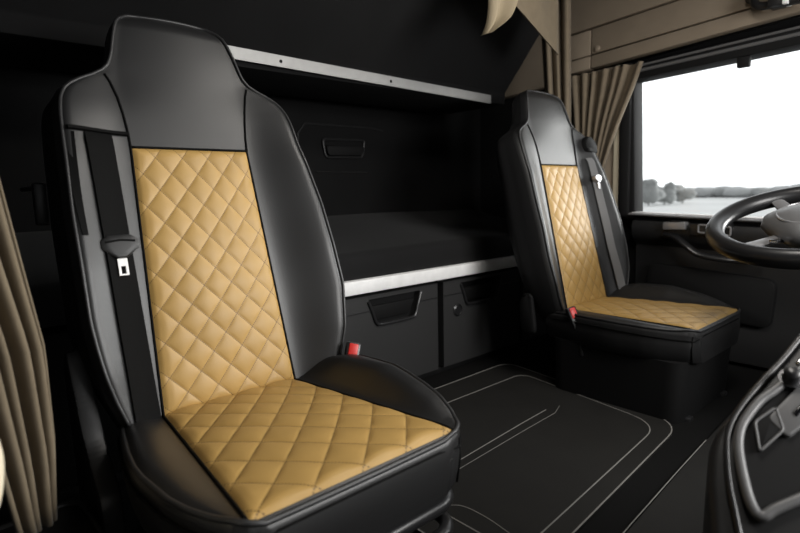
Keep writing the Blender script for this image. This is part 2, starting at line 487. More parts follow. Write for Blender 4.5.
# slot surround on the near seat: dark mouth across the bolster and a narrow channel down its edge
b = MB()
for i in range(1):
    rows = []
    for k in range(13):
        x = -.236 + .108*k/12; s = .566
        n = nfront(x, s)
        rows.append([bp(x, s+.005, n+.002), bp(x, s+.002, n+.008), bp(x, s-.003, n+.008), bp(x, s-.005, n-.002), bp(x, s+.005, n-.003)])
    b.loft(rows)
b.build('belt_slot', M['seam'], near)
b = MB(); rows = []
for k in range(30):
    s = .558-.20*k/29; x = -.236 - .003*math.sin(k*.1); hw = .010*(1-.5*k/29)
    rows.append([bp(x-hw, s, nfront(x-hw, s)+.0025), bp(x+hw, s, nfront(x+hw, s)+.0025), bp(x+hw, s, nfront(x+hw, s)-.002), bp(x-hw, s, nfront(x-hw, s)-.002)])
b.loft(rows); b.build('belt_channel', M['seam'], near)
# shoulder guide on the far seat
b = MB()
b.prism(rounded_poly([(.185, .615), (.262, .600), (.272, .640), (.250, .672), (.205, .680), (.180, .650)], .018, 4), 1, 0, .06, .010)
for v in b.bm.verts:
    x, d, s = v.co.x, v.co.y, v.co.z
    v.co = bp(x, s-.02, -.03+d)
bmesh.ops.recalc_face_normals(b.bm, faces=b.bm.faces)
b.build('shoulder_belt_guide', M['dull_plastic'], far)
recliner(near, -1)
t = MB(); t.prism(rounded_poly([(.50, -.10), (.56, -.10), (.575, .0), (.555, .05), (.52, .05)], .025, 5), 0, -.255, -.232, .009); t.build('recline_lever', M['dull_plastic'], far)
buckle(near, 1, Vector((.268, .380, .046)))
buckle(far, -1, Vector((-.232, .370, .004)))

# ------------------------------------------------------------------ cab shell
FZ = -.72
b = MB(); b.box((-.12, -.62, FZ-.06), (2.5, 2.1, FZ)); struct(b.build('floor', M['carpet'], smooth=False), 'black carpeted cab floor', 'floor')
b = MB(); b.box((-.12, -.62, .90), (2.5, 2.1, .96)); struct(b.build('ceiling', M['wall'], smooth=False), 'black cab roof lining', 'ceiling')
b = MB(); b.box((-.12, 2.02, FZ), (2.5, 2.10, .90)); wb = struct(b.build('wall_back', M['wall'], smooth=False), 'black padded rear wall behind the bunk', 'wall')
# moulded door handle recess and panel lines of the rear wall
t = MB(); q = rounded_poly([(1.335, .232), (1.568, .236), (1.552, .158), (1.350, .153)], .02, 5)
t.tube([Vector((p.x, 2.015, p.y)) for p in q], .006, 8, closed=True); t.build('recess_rim', M['plastic'], wb)
t = MB(); t.prism(rounded_poly([(1.345, .205), (1.558, .208), (1.548, .165), (1.357, .160)], .015, 4), 1, 2.0, 2.03, .005); t.build('recess_flap', M['dull_plastic'], wb)
t = MB(); t.tube([(1.25, 2.017, .293), (1.60, 2.017, .294), (1.68, 2.017, .285)], .005, 8); t.tube([(1.30, 2.017, .09), (1.58, 2.017, .088)], .003, 8)
t.tube([(1.25, 2.017, .293), (1.215, 2.017, .25), (1.21, 2.017, -.1)], .004, 8); t.build('panel_bead', M['plastic'], wb)
b = MB(); b.box((-.14, -.62, FZ), (-.08, 2.02, -.15)); b.box((-.14, .95, -.15), (-.08, 2.02, .9)); b.box((-.14, -.62, .42), (-.08, .95, .9)); b.box((-.14, -.62, -.15), (-.08, .95, .42))  # last box fills the passenger window opening to block its light
struct(b.build('wall_left', M['wall'], smooth=False), 'dark cab side wall behind the left curtain', 'wall')
# right wall: behind the window
b = MB()
b.box((2.40, 1.15, FZ), (2.48, 2.02, .9)); b.box((2.40, -.62, .50), (2.48, 1.15, .9)); b.box((2.40, 1.10, FZ), (2.48, 1.15, -.14))
wr = struct(b.build('wall_right', M['wall'], smooth=False), 'dark cab side wall with the window', 'wall')
t = MB(); t.prism([(1.50, .492), (1.50, .9), (2.02, .9), (2.02, .462)], 0, 2.34, 2.40, .006); t.build('upper_trim_panel', M['beige'], wr)['label'] = 'taupe upper trim panel'
t = MB(); t.prism([(1.130, -.14), (1.140, .53), (1.190, .53), (1.178, -.14)], 0, 2.352, 2.40, .012); t.build('black_pillar_trim', M['frame'], wr)
t = MB(); t.prism([(1.182, -.16), (1.194, .53), (1.218, .53), (1.210, -.16)], 0, 2.365, 2.40, .004); t.build('cream_pillar_strip', M['cream'], wr)['label'] = 'narrow cream strip beside the window'
t = MB(); t.prism([(1.214, -.5), (1.222, .53), (1.49, .53), (1.49, -.5)], 0, 2.375, 2.40, .004); t.build('brown_pillar_panel', M['beige'], wr)['label'] = 'taupe pillar panel'

# window
wn = empty('window_1', (2.42, .4, -.14)); struct(wn, 'wide side window with a bright view of pale fields', 'window')
def wpart(name, mb, m, sm=True):
    mb.xf(Matrix.Translation((-2.42, -.4, .14))); return mb.build(name, m, wn, sm)
t = MB()
t.prism([(-.62, .60), (1.15, .515), (1.15, .452), (-.62, .525)], 0, 2.352, 2.46, .008)
wpart('window_head', t, M['frame'])
t = MB(); t.tube([(2.35, 1.11, .487), (2.35, .5, .515), (2.35, -.5, .56)], .007, 8); t.tube([(2.348, 1.11, .507), (2.348, .5, .537), (2.348, -.5, .58)], .005, 8)
wpart('head_bead', t, M['grey_plastic'])
t = MB(); t.prism([(-.62, -.16), (1.15, -.115), (1.15, -.145), (-.62, -.19)], 0, 2.36, 2.46, .006); wpart('window_sill', t, M['frame'])
t = MB(); t.prism([(-.62, -.163), (1.105, -.113), (1.105, -.118), (-.62, -.168)], 0, 2.338, 2.420, .002); wpart('lit_sill_ledge', t, M['alu'])['label'] = 'window bottom ledge made pale to stand for skylight on it'  # skylight falling on the ledge is put into its pale colour
t = MB(); t.prism([(1.105, -.14), (1.135, .49), (1.165, .49), (1.145, -.14)], 0, 2.37, 2.46, .008); wpart('window_jamb', t, M['frame'])
t = MB(); t.box((2.425, -.62, -.16), (2.430, 1.15, .52)); wpart('pane', t, M['glass'], False)
t = MB(); t.box((2.35, .690, .432), (2.375, .732, .47), .004); wpart('head_clip', t, M['frame'])

# door under the window
dr = empty('door_1', (2.40, .25, FZ)); struct(dr, 'dark moulded driver door below the window', 'door')
def dpart(name, mb, m, sm=True, par=None):
    mb.xf(Matrix.Translation((-2.40, -.25, -FZ))); return mb.build(name, m, par or dr, sm)
def door_sec(y, dz=0):   # section in x,z
    k = .05*(1.1-y)
    pts = [(2.46, -.145), (2.372, -.140), (2.335, -.150), (2.322, -.172), (2.328, -.215), (2.350, -.235), (2.372, -.255), (2.378, -.42), (2.372, -.55), (2.35, -.60), (2.35, -.70), (2.38, FZ), (2.46, FZ)]
    return [Vector((x, y, z-k*.6 if z > -.5 else z)) for x, z in pts]
t = MB(); t.loft([door_sec(y) for y in (-.6, -.3, 0, .2, .4, .6, .8, 1.0, 1.095)]); dpart('door_panel', t, M['plastic'])
t = MB(); t.tube([(2.330, 1.11, -.122), (2.330, .7, -.136), (2.330, .3, -.150)], .013, 8, flat=.45); dpart('lit_sill_strip', t, M['silver_plastic'])  # silver tone stands for light caught just under the glass
t = MB(); t.box((2.300, .865, -.182), (2.345, .955, -.150), .006, rot=Matrix.Rotation(-.03, 3, 'X')); sp = dpart('switch_panel', t, M['silver_plastic']); sp['label'] = 'silver window switch panel'
t = MB(); t.box((2.302, .890, -.152), (2.338, .930, -.145), .003); dpart('window_switch', t, M['gloss_plastic'], True, sp)
t = MB(); t.box((2.302, .700, -.200), (2.345, .850, -.152), .006, rot=Matrix.Rotation(-.03, 3, 'X')); dpart('switch_bezel', t, M['gloss_plastic'])
t = MB(); q = rounded_poly([(.70, -.196), (.815, -.188), (.815, -.158), (.70, -.164)], .006, 4); t.tube([Vector((2.300, p.x, p.y)) for p in q], .004, 8, closed=True); dpart('bezel_rim', t, M['silver_plastic'])
t = MB(); t.tube(catmull([(2.33, .955, -.205), (2.305, .90, -.215), (2.29, .85, -.245), (2.29, .80, -.275), (2.30, .70, -.288), (2.33, .60, -.286)], 8), .016, 10, flat=.8); dpart('pull_handle', t, M['gloss_plastic'])
t = MB(); t.prism(rounded_poly([(.55, -.36), (1.03, -.33), (1.04, -.52), (.56, -.55)], .04, 6), 0, 2.345, 2.38, .008); dpart('door_pocket', t, M['dull_plastic'])

# ------------------------------------------------------------------ overhead locker above the window
lk = empty('overhead_locker', (2.34, .8, .5)); tag(lk, 'taupe overhead locker running along the roof above the side window', 'locker')
def lpart(name, mb, m, par=None):
    mb.xf(Matrix.Translation((-2.34, -.8, -.5))); return mb.build(name, m, par or lk)
sl = lambda y, z: z + (1.40-y)*.068
t = MB(); t.prism([(1.42, sl(1.42, .52)), (1.42, .899), (-.6, .899), (-.6, sl(-.6, .52))], 0, 2.312, 2.398, .004); lpart('locker_body', t, M['seam'])
def panel(y0, y1, z0, z1, name, x0=2.288, top=None, par=None):
    t = MB(); q = [(y0, sl(y0, z0)), (y1, sl(y1, z0)), (y1, top if top else sl(y1, z1)), (y0, top if top else sl(y0, z1))]
    t.prism(q, 0, x0, 2.335, .005); return lpart(name, t, M['beige'])
panel(1.425, 1.296, .514, .568, 'lower_rail'); panel(1.292, -.6, .514, .568, 'lower_rail')
panel(1.425, 1.296, .573, .680, 'locker_door')
d2 = panel(1.292, -.6, .573, .680, 'locker_door')
panel(1.425, -.6, .685, .8, 'upper_fascia', x0=2.280, top=.895)
t = MB(); t.lathe([(.0, 0), (.013, 0), (.013, .006), (.009, .009), (0, .009)], (2.289, 1.262, sl(1.262, .590)), (-1, 0, 0), 20); lpart('lock_button', t, M['beige'], d2)
# grab handle at the upper right
gh = empty('grab_handle', (2.26, .53, .64)); tag(gh, 'black grab handle with a bright end cap under the taupe locker at upper right', 'handle')
t = MB(); t.tube(catmull([(2.272, .68, .645), (2.25, .66, .642), (2.225, .62, .600), (2.22, .40, .600), (2.235, .2, .66), (2.272, .18, .67)], 6), .014, 10); t.xf(Matrix.Translation((-2.26, -.53, -.64))); t.build('grip', M['gloss_plastic'], gh)
t = MB(); t.box((2.200, .560, .585), (2.262, .605, .685), .006); t.xf(Matrix.Translation((-2.26, -.53, -.64))); t.build('mount', M['gloss_plastic'], gh)
t = MB(); t.box((2.196, .545, .585), (2.250, .561, .685), .002); t.xf(Matrix.Translation((-2.26, -.53, -.64))); t.build('end_cap', M['alu'], gh)

# ------------------------------------------------------------------ bunks
cb = empty('bunk_cabinet', (1.15, 1.6, FZ)); tag(cb, 'black storage cabinet under the bunk with an aluminium top edge and two drawers', 'cabinet')
def cpart(name, mb, m, par=None, sm=True):
    mb.xf(Matrix.Translation((-1.15, -1.6, -FZ))); return mb.build(name, m, par or cb, sm)
t = MB(); t.box((-.08, 1.455, FZ), (2.32, 2.015, -.315)); cpart('carcass', t, M['seam'], sm=False)
t = MB(); t.box((.58, 1.402, -.338), (2.32, 1.50, -.291), .005); cpart('edge_trim', t, M['alu'])['label'] = 'bright brushed aluminium front edge'
t = MB(); t.box((-.08, 1.440, FZ), (2.32, 1.465, -.695), .003); cpart('plinth', t, M['dull_plastic'])
def drawer(x0, x1, hx0, hx1):
    z0, z1 = -.692, -.352
    # front with a trapezium cut for the pull: strips round the hole
    hz = -.460; m_ = .035
    t = MB()
    t.prism([(x0, z0), (x1, z0), (x1, hz-.002), (x0, hz-.002)], 1, 1.422, 1.455)
    t.prism([(x0, hz-.002), (hx0+m_, hz-.002), (hx0, -.372), (hx0-.002, z1), (x0, z1)], 1, 1.422, 1.455)
    t.prism([(x1, hz-.002), (x1, z1), (hx1+.002, z1), (hx1, -.372), (hx1-m_, hz-.002)], 1, 1.422, 1.455)
    t.prism([(hx0-.002, z1), (hx0, -.366), (hx1, -.366), (hx1+.002, z1)], 1, 1.422, 1.455)
    d = cpart('drawer', t, M['drawer'])
    t = MB(); t.box((hx0-.01, 1.448, hz-.01), (hx1+.01, 1.454, -.355)); t.prism([(hx0+.012, -.395), (hx1-.012, -.395), (hx1-m_-.01, hz+.012), (hx0+m_+.01, hz+.012)], 1, 1.436, 1.452, .005); cpart('pull_pocket', t, M['dull_plastic'], d)
    q = catmull([(hx0-.004, 1.421, -.372), (hx0+.012, 1.419, -.41), (hx0+m_-.006, 1.418, hz+.008), (hx0+m_+.02, 1.418, hz), ((hx0+hx1)/2, 1.418, hz-.001), (hx1-m_-.02, 1.418, hz), (hx1-m_+.006, 1.418, hz+.008), (hx1-.012, 1.419, -.41), (hx1+.004, 1.421, -.372)], 6)
    t = MB(); t.tube(q, .006, 8); cpart('pull_rim', t, M['grey_plastic'] if False else M['gloss_plastic'], d)
    for a_, b_ in ((x0+.004, hx0+.006), (hx1-.006, x1-.004)):
        t = MB(); t.box((a_, 1.4195, -.4085), (b_, 1.4225, -.4055)); cpart('groove_line', t, M['gloss_plastic'], d, False)
    return d
drawer(.985, 1.438, 1.105, 1.345)
d = drawer(1.470, 1.960, 1.572, 1.815)
t = MB(); t.lathe([(0, 0), (.024, 0), (.026, .004), (.020, .008), (.018, .005), (0, .005)], (1.551, 1.424, -.474), (0, -1, 0), 24); cpart('round_lock', t, M['gloss_plastic'], d)
drawer(.52, .960, .64, .85); drawer(1.985, 2.30, 2.05, 2.24)

t = MB()
rows = []
for x in [-.07+i*.06 for i in range(40)]:
    wv = .004*math.sin(x*5)
    rows.append([Vector((x, y, z)) for y, z in ((1.425, -.2905), (1.418, -.280), (1.418, -.222+wv), (1.430, -.204+wv), (1.46, -.196+wv), (1.62, -.172+wv), (1.80, -.140+wv), (1.93, -.112+wv), (2.0, -.105+wv), (2.015, -.13), (2.015, -.2905))])
t.loft(rows); tag(t.build('bunk_mattress', M['fabric'], angle=50), 'black bunk mattress lying on the aluminium edged cabinet', 'mattress')

ub = empty('upper_bunk', (1.0, 1.8, .40)); tag(ub, 'folded black upper bunk with an aluminium rail along its lower edge', 'bunk')
def upart(name, mb, m, par=None, sm=True):
    mb.xf(Matrix.Translation((-1.0, -1.8, -.40))); return mb.build(name, m, par or ub, sm)
t = MB(); t.prism([(1.555, .375), (1.555, .425), (1.19, .86), (1.23, .897), (2.0, .897), (2.0, .39), (1.90, .375)], 0, -.07, 2.02, .006); upart('bunk_board', t, M['wall'])
def rail_row(x):
    z = .440 - .0197*x; h = .035
    return [Vector((x, 1.536, z)), Vector((x, 1.554, z+.004)), Vector((x, 1.560, z-h+.004)), Vector((x, 1.536, z-h))]
t = MB(); t.loft([rail_row(x) for x in (.55, 1.0, 1.5, 1.895)]); rl = upart('bunk_rail', t, M['rail'], sm=False); rl['label'] = 'long dull aluminium rail'
for px in (.877, 1.325):
    t = MB(); t.lathe([(0, 0), (.006, 0), (.005, .002), (0, .002)], (px, 1.537, .440-.0197*px-.018), (0, -1, 0), 14); upart('rail_screw', t, M['seam'], rl)
t = MB(); t.box((2.16, 1.955, .440), (2.24, 2.019, .474), .004); tag(t.build('reading_lamp', M['grey_plastic']), 'small grey lamp housing on the rear wall below the bunk rail end', 'lamp')

# ------------------------------------------------------------------ curtains
def curtain(rows_fn, nv, folds, amp, nrm, name, m, label, th=.003, phase=0., solid=True):
    verts = []; faces = []; nu = folds*14
    for j in range(nv+1):
        v = j/nv; a, b_ = rows_fn(v); a, b_ = Vector(a), Vector(b_); n = Vector(nrm); am = amp(v) if callable(amp) else amp
        for i in range(nu+1):
            u = i/nu; uu = u + .018*math.sin(u*17+phase) + .010*math.sin(u*31+2*phase)
            k = math.sin(2*PI*folds*uu+phase); k = math.copysign(abs(k)**.75, k)
            k += .3*math.sin(2*PI*folds*.5*uu + 3*v + phase)
            verts.append(tuple(a.lerp(b_, u) + n*am*k))
    for j in range(nv):
        for i in range(nu):
            q = j*(nu+1)+i; faces.append((q, q+1, q+nu+2, q+nu+1))
    me = bpy.data.meshes.new(name); me.from_pydata(verts, [], faces)
    o = link(name, me, m, None, True, 180)
    md = o.modifiers.new('thickness', 'SOLIDIFY'); md.thickness = th
    return tag(o, label, 'curtain', None)
L2 = [(0, (1.395, .508)), (.35, (1.36, .30)), (.7, (1.32, -.05)), (1, (1.30, -.30))]
R2 = [(0, (1.052, .522)), (.16, (1.090, .41)), (.33, (1.142, .29)), (.5, (1.190, .16)), (.68, (1.228, .02)), (.84, (1.238, -.13)), (1, (1.245, -.30))]
def ip(tab, v): return (interp([(a, p[0]) for a, p in tab], v), interp([(a, p[1]) for a, p in tab], v))
L2s = lambda v: sum((Vector(ip(L2, min(1, max(0, v+k)))) for k in (-.06, 0, .06)), Vector((0, 0)))/3
R2s = lambda v: sum((Vector(ip(R2, min(1, max(0, v+k)))) for k in (-.06, 0, .06)), Vector((0, 0)))/3
curtain(lambda v: ((2.268, *L2s(v)), (2.285, *R2s(v))), 44, 7, lambda v: .016+.006*v, (1, .25, 0), 'window_curtain', M['curtain'], 'taupe curtain gathered to one side at the left of the side window', phase=.6)
curtain(lambda v: ((2.085, 1.432-.06*v, lerp(.89, .20, v)), (2.118, 1.300-.02*v, lerp(.89, .20, v))), 30, 3, .018, (1, .6, 0), 'bunk_curtain', M['curtain'], 'narrow taupe curtain hanging straight down behind the farther seat', phase=1.3)
def leftc(v):
    z = lerp(.42, -.50, v)
    r = interp([(-.5, .108), (-.39, .120), (-.23, .122), (-.105, .107), (.055, .088), (.42, .055)], z)
    return ((interp([(-.5, .052), (-.2, .015), (.05, -.04), (.3, -.062)], z), .925, z), (r, .965, z))
curtain(leftc, 30, 5, .013, (.35, -1, 0), 'door_curtain', M['curtain_left'], 'tan curtain hanging at the left edge beside the near seat', phase=.2)
# light valance piece of the bunk curtain, folded under the roof
def val(v):
    return None
t = MB()
P0 = [(1.315, 1.10, .460), (1.335, 1.10, .500), (1.345, 1.10, .56), (1.355, 1.11, .66), (1.36, 1.12, .80), (1.365, 1.13, .895)]
P1 = [(1.325, 1.085, .463), (1.41, 1.085, .520), (1.455, 1.09, .580), (1.50, 1.10, .66), (1.54, 1.11, .80), (1.56, 1.12, .895)]
rows = []
for a, c in zip(catmull(P0, 6), catmull(P1, 6)):
    row = []
    for i in range(13):
        u = i/12; p = a.lerp(c, u); p = p + Vector((0, -1, 0))*(.018*math.sin(PI*u*2.5)); row.append(p)
    rows.append(row + [p+Vector((.004, .006, 0)) for p in row[::-1]])
t.loft(rows); tag(t.build('roof_curtain', M['cream_cloth'], angle=70), 'cream curtain end flared below the roof in front of the folded upper bunk', 'curtain')
t = MB(); rows = []
for i in range(17):
    u = i/16; x = lerp(1.47, 1.83, u)
    zl = lerp(.605, .490, u); w = .020*math.sin(u*9)
    rows.append([Vector((x, lerp(1.12, 1.165, u)+w*k, lerp(zl, .885, k))) for k in (0, .15, .4, .7, 1)] + [Vector((x+.004, lerp(1.12, 1.165, u)+w*k+.006, lerp(zl, .885, k))) for k in (1, .7, .4, .15, 0)])
t.loft(rows); tag(t.build('curtain_valance', M['curtain_left'], angle=70), 'tan valance between the cream curtain end and the hanging taupe curtain', 'valance')

# ------------------------------------------------------------------ floor mats
mt = empty('floor_mat', (1.2, .95, FZ)); tag(mt, 'large dark rubber floor mat between the two seats with pale edge piping', 'mat')
def mpart(name, mb, m, sm=True):
    mb.xf(Matrix.Translation((-1.2, -.95, -FZ))); return mb.build(name, m, mt, sm)
outer = rounded_poly([(.71, 1.318), (1.745, 1.325), (1.640, .596), (.71, .520)], [.03, .07, .11, .04], 8)
t = MB(); t.prism([(p.x, p.y) for p in outer], 2, FZ+.001, FZ+.008); mpart('mat_body', t, M['mat'])
def line(pts, r, name='piping', cl=False):
    t = MB(); t.tube([Vector((p[0], p[1], FZ+.0085)) for p in pts], r, 6, closed=cl, flat=.6); mpart(name, t, M['mat_line'])
line(rounded_poly([(.712, 1.316), (1.742, 1.322), (1.638, .598), (.712, .522)], [.03, .07, .11, .04], 8), .0021, cl=True)
inn = rounded_poly([(.78, 1.202), (1.672, 1.197), (1.583, .640), (.80, .578)], [.05, .06, .10, .05], 8); line(inn, .0019, cl=True)
line([(.80, .912), (1.0, .909), (1.30, .930), (1.44, .937)], .0016, 'tread_line'); line([(.80, .872), (.97, .879), (1.25, .895), (1.44, .903), (1.50, .925)], .0010, 'tread_line')
line(catmull([(.80, .80), (.842, .766), (.85, .70), (.842, .63)], 8), .0013, 'tread_line')
fm = MB(); q = rounded_poly([(.75, .448), (1.60, .508), (1.95, .53), (2.25, .52), (2.25, -.3), (.75, -.3)], .03, 6)
fm.prism([(p.x, p.y) for p in q], 2, FZ+.001, FZ+.007); f2 = tag(fm.build('floor_mat', M['mat']), 'dark rubber footwell mat beside the dashboard console at lower right', 'mat')
t = MB(); t.tube([Vector((p[0], p[1], FZ+.0075)) for p in ((.78, .452), (1.06, .474), (1.35, .494), (1.58, .508))], .0014, 6); t.build('piping', M['mat_line'], f2)

# ------------------------------------------------------------------ things at the lower left
t = MB()
rows = []
for z, k in ((FZ, 0), (-.56, 0), (-.535, .004), (-.527, .012)):
    rows.append([Vector((p.x, p.y, z)) for p in rounded_poly([(-.075+k, .86+k), (.160-k, .86+k), (.155-k, 1.05-k), (-.075+k, 1.03-k)], .04, 6)])
t.loft(rows); tb = tag(t.build('storage_tray', M['dull_plastic']), 'low black storage box on the floor below the tan curtain', 'box')
t = MB(); t.tube([Vector((p.x, p.y, -.528)) for p in rounded_poly([(-.07, .87), (.156, .87), (.151, 1.045), (-.07, 1.025)], .04, 8)], .0045, 8, closed=True); t.build('lid_rim', M['plastic'], tb)
pd = empty('door_2', (-.1, .6, FZ)); struct(pd, 'passenger door at the left edge with a cream armrest', 'door')
t = MB(); t.tube(catmull([(-.06, .62, -.14), (-.005, .70, -.22), (.012, .72, -.26), (.014, .72, -.30), (-.002, .70, -.34), (-.06, .62, -.37)], 6), .022, 12); t.box((-.08, .3, -.36), (-.03, .68, -.15), .02)
t.xf(Matrix.Translation((.1, -.6, -FZ))); t.build('armrest', M['cream'], pd)['label'] = 'cream curved armrest'
t = MB(); t.box((-.08, .2, -.70), (-.005, .72, -.38), .02); t.xf(Matrix.Translation((.1, -.6, -FZ))); t.build('door_pocket', M['grey_plastic'], pd)
t = MB(); t.box((.160, 1.24, -.052), (.182, 1.262, .030), .005); t.tube([(.168, 1.25, .02), (.168, 1.28, .02), (.168, 1.45, .02)], .005); hk = tag(t.build('coat_hook', M['plastic']), 'small black coat hook beside the near seat back', 'hook')
tp = MB()
# ------------------------------------------------------------------ steering wheel
wc = Vector((1.74, .340, -.104)); sw = empty('steering_wheel', wc)
tag(sw, 'black steering wheel reaching in from the right edge in front of the farther seat', 'steering wheel')
e1 = Vector((.22, 0, .080)).normalized(); e2 = Vector((0, .22, -.008)); e2 = (e2-e1*e2.dot(e1)).normalized(); e3 = e1.cross(e2)
WR = .222
def wpt(a, r=WR, h=0): return e1*math.cos(a)*r + e2*math.sin(a)*r + e3*h
t = MB(); t.tube([wpt(2*PI*i/72) for i in range(72)], .024, 16, closed=True, up=e3, flat=1.05); t.build('rim', M['gloss_plastic'], sw, angle=180)
for a0 in (PI*.80, PI*1.2, PI*.2, -PI*.2):
    t = MB(); t.tube([wpt(a0, .03, -.012), wpt(a0, .10, -.014), wpt(a0, .16, -.008), wpt(a0, WR-.004, 0)], lambda u: .026-.010*u, 10, up=e3, flat=.4); t.build('spoke', M['silver_plastic'], sw)['label'] = 'silver grey spoke'
t = MB(); rows = []
for h, k in ((-.04, .6), (-.03, .85), (-.005, 1.), (.018, .92), (.032, .7), (.038, .35)):
    rows.append([wpt(2*PI*i/40, 1)*(.108*k*(1+.08*math.cos(4*2*PI*i/40))) + e3*h for i in range(40)])
t.loft(rows); hub = t.build('hub', M['grey_plastic'], sw, angle=60)
t = MB(); t.tube([wpt(2*PI*i/40, .075, .030) for i in range(40)], .003, 8, closed=True, up=e3); t.build('hub_ring', M['silver_plastic'], hub)
for a0 in (PI*.86, PI*1.12):
    t = MB(); c = wpt(a0, .125, -.006); t.box((c.x-.022, c.y-.010, c.z-.006), (c.x+.022, c.y+.010, c.z+.008), .003); t.build('spoke_button', M['chrome'], sw)
t = MB(); t.tube([e3*-.03, e3*-.10+Vector((.02, -.06, 0)), Vector((.10, -.30, -.34)), Vector((.13, -.42, -.62))], lambda u: .060+.03*u, 16); t.build('column_shroud', M['dull_plastic'], sw)

# ------------------------------------------------------------------ dashboard console (lower right)
# a solid wing of the dashboard; its face tilts up towards the passenger side
O = Vector((.720, .262, -.375))
nz = Vector((-.55, -.18, .80)).normalized()              # out of the face
ex = Vector((.80, .10, .55)); ex = (ex-nz*ex.dot(nz)).normalized(); ey = nz.cross(ex)
dc = empty('dashboard_console', (.95, .18, FZ)); tag(dc, 'curved black dashboard console with switches at the lower right corner', 'console')
DCI = Matrix.Translation((-.95, -.18, -FZ))
def fpt(u, v, h=0): return O + ex*u + ey*v + nz*h
CONSOLE = None
def face_solid(pts, h0, h1, bev=.004, name='x', m=None, par=None, seg=3, ang=40):
    t = bmesh.new()
    A = [t.verts.new(fpt(u, v, h0)) for u, v in pts]; B = [t.verts.new(fpt(u, v, h1)) for u, v in pts]
    n = len(pts); t.faces.new(A); top = t.faces.new(B)
    for i in range(n): t.faces.new((A[i], A[(i+1) % n], B[(i+1) % n], B[i]))
    bmesh.ops.recalc_face_normals(t, faces=t.faces)
    if bev:
        bmesh.ops.bevel(t, geom=list(top.edges), offset=bev, segments=seg, affect='EDGES', profile=.5)
    mb = MB(); mb._add(t); mb.xf(DCI); return mb.build(name, m, par or dc, True, ang)
def face_tube(pts, r, h, name, m, par=None, closed=False, flat=1.):
    mb = MB(); mb.tube([fpt(p[0], p[1], h) for p in pts], r, 10, closed=closed, up=nz, flat=flat); mb.xf(DCI); return mb.build(name, m, par or dc, True, 180)
def s2(pts, n=5): return [(p.x, p.y) for p in catmull([(a, b, 0) for a, b in pts], n)]
OUT = s2([(.36, -.135), (.296, -.108), (.23, -.084), (.172, -.064), (.118, -.044), (.082, -.031), (.046, -.027), (-.001, -.034), (-.039, -.044), (-.12, -.065)], 6)
OUT += [(-.12, -.26), (.36, -.26)]
face_solid(OUT, -.20, -.004, .012, 'console_body', M['plastic'], seg=4)
RID = s2([(.34, -.127), (.276, -.104), (.221, -.086), (.174, -.068), (.126, -.052), (.094, -.045), (.065, -.044), (.028, -.051), (-.004, -.060), (-.034, -.071), (-.11, -.098)], 6)
face_tube(RID, .0042, .000, 'edge_ridge', M['gloss_plastic'])
BEZ = s2([(.30, -.145), (.228, -.120), (.198, -.103), (.161, -.083), (.138, -.070), (.107, -.060), (.082, -.056), (.054, -.059), (.021, -.069), (-.009, -.081), (-.024, -.091), (-.024, -.099), (-.011, -.108), (.024, -.139), (.06, -.17)], 6)
bz = face_tube(BEZ, .0065, .002, 'bezel_ring', M['grey_plastic'], flat=.8); bz['label'] = 'raised bezel ring greyed to stand for its highlight'  # lighter grey stands in for the highlight along the ring
INN = s2([(.30, -.150), (.228, -.124), (.161, -.090), (.107, -.066), (.082, -.062), (.054, -.065), (.0, -.084), (-.018, -.098), (.024, -.143), (.06, -.175)], 5)
face_solid(INN, -.012, .000, 0, 'switch_recess', M['dull_plastic'])
pn = face_solid(rounded_poly([(.112, -.082), (.205, -.120), (.170, -.150), (.090, -.108)], .008, 4) and [(p.x, p.y) for p in rounded_poly([(.112, -.082), (.205, -.120), (.170, -.150), (.090, -.108)], .008, 4)], 0, .006, .002, 'switch_panel', M['grey_plastic'])
SK = [(p.x, p.y) for p in rounded_poly([(.100, -.070), (.132, -.089), (.100, -.102), (.058, -.082)], .005, 4)]
sk = face_solid(SK, 0, .005, .0015, 'socket', M['dull_plastic'])
face_tube(SK, .0016, .0055, 'socket_frame', M['grey_plastic'], sk, closed=True)
kb = MB(); kb.lathe([(0, 0), (.011, 0), (.012, .006), (.010, .016), (.006, .019), (0, .019)], fpt(.186, -.100, .004), nz, 20); kb.xf(DCI); k_ = kb.build('knob', M['gloss_plastic'], dc)
kb = MB(); kb.lathe([(.0115, 0), (.016, 0), (.016, .004), (.0115, .004)], fpt(.186, -.100, .003), nz, 24); kb.xf(DCI); kb.build('knob_ring', M['chrome'], k_)
face_solid([(p.x, p.y) for p in rounded_poly([(.130, -.108), (.150, -.117), (.145, -.122), (.125, -.113)], .002, 3)], .004, .0075, .001, 'slot_button', M['screen'], pn)
face_tube(s2([(.215, -.104), (.240, -.115), (.265, -.124)], 5), .0035, .004, 'lever', M['chrome'])
# the console foot that carries the wing
t = MB(); t.box((.80, -.10, FZ+.008), (1.3, .12, -.42), .03); t.xf(DCI); t.build('console_foot', M['dull_plastic'], dc)

# dashboard under the windscreen, roof header above it
t = MB(); rows = []
for x in (-.07, .3, .8, 1.3, 1.8, 2.25):
    rows.append([Vector((x, y, z)) for y, z in ((-.60, FZ+.008), (-.60, -.18), (-.50, -.16), (-.28, -.19), (-.16, -.24), (-.12, -.32), (-.16, -.45), (-.30, FZ+.008))])
t.loft(rows); tag(t.build('dashboard', M['dull_plastic'], angle=60), 'black dashboard body under the windscreen, ahead of the steering wheel', 'dashboard')
b = MB(); b.box((-.12, -.68, .62), (2.5, -.62, .96)); b.box((-.12, -.68, FZ-.06), (2.5, -.62, -.18)); struct(b.build('wall_front', M['wall'], smooth=False), 'cab front below and above the windscreen', 'wall')

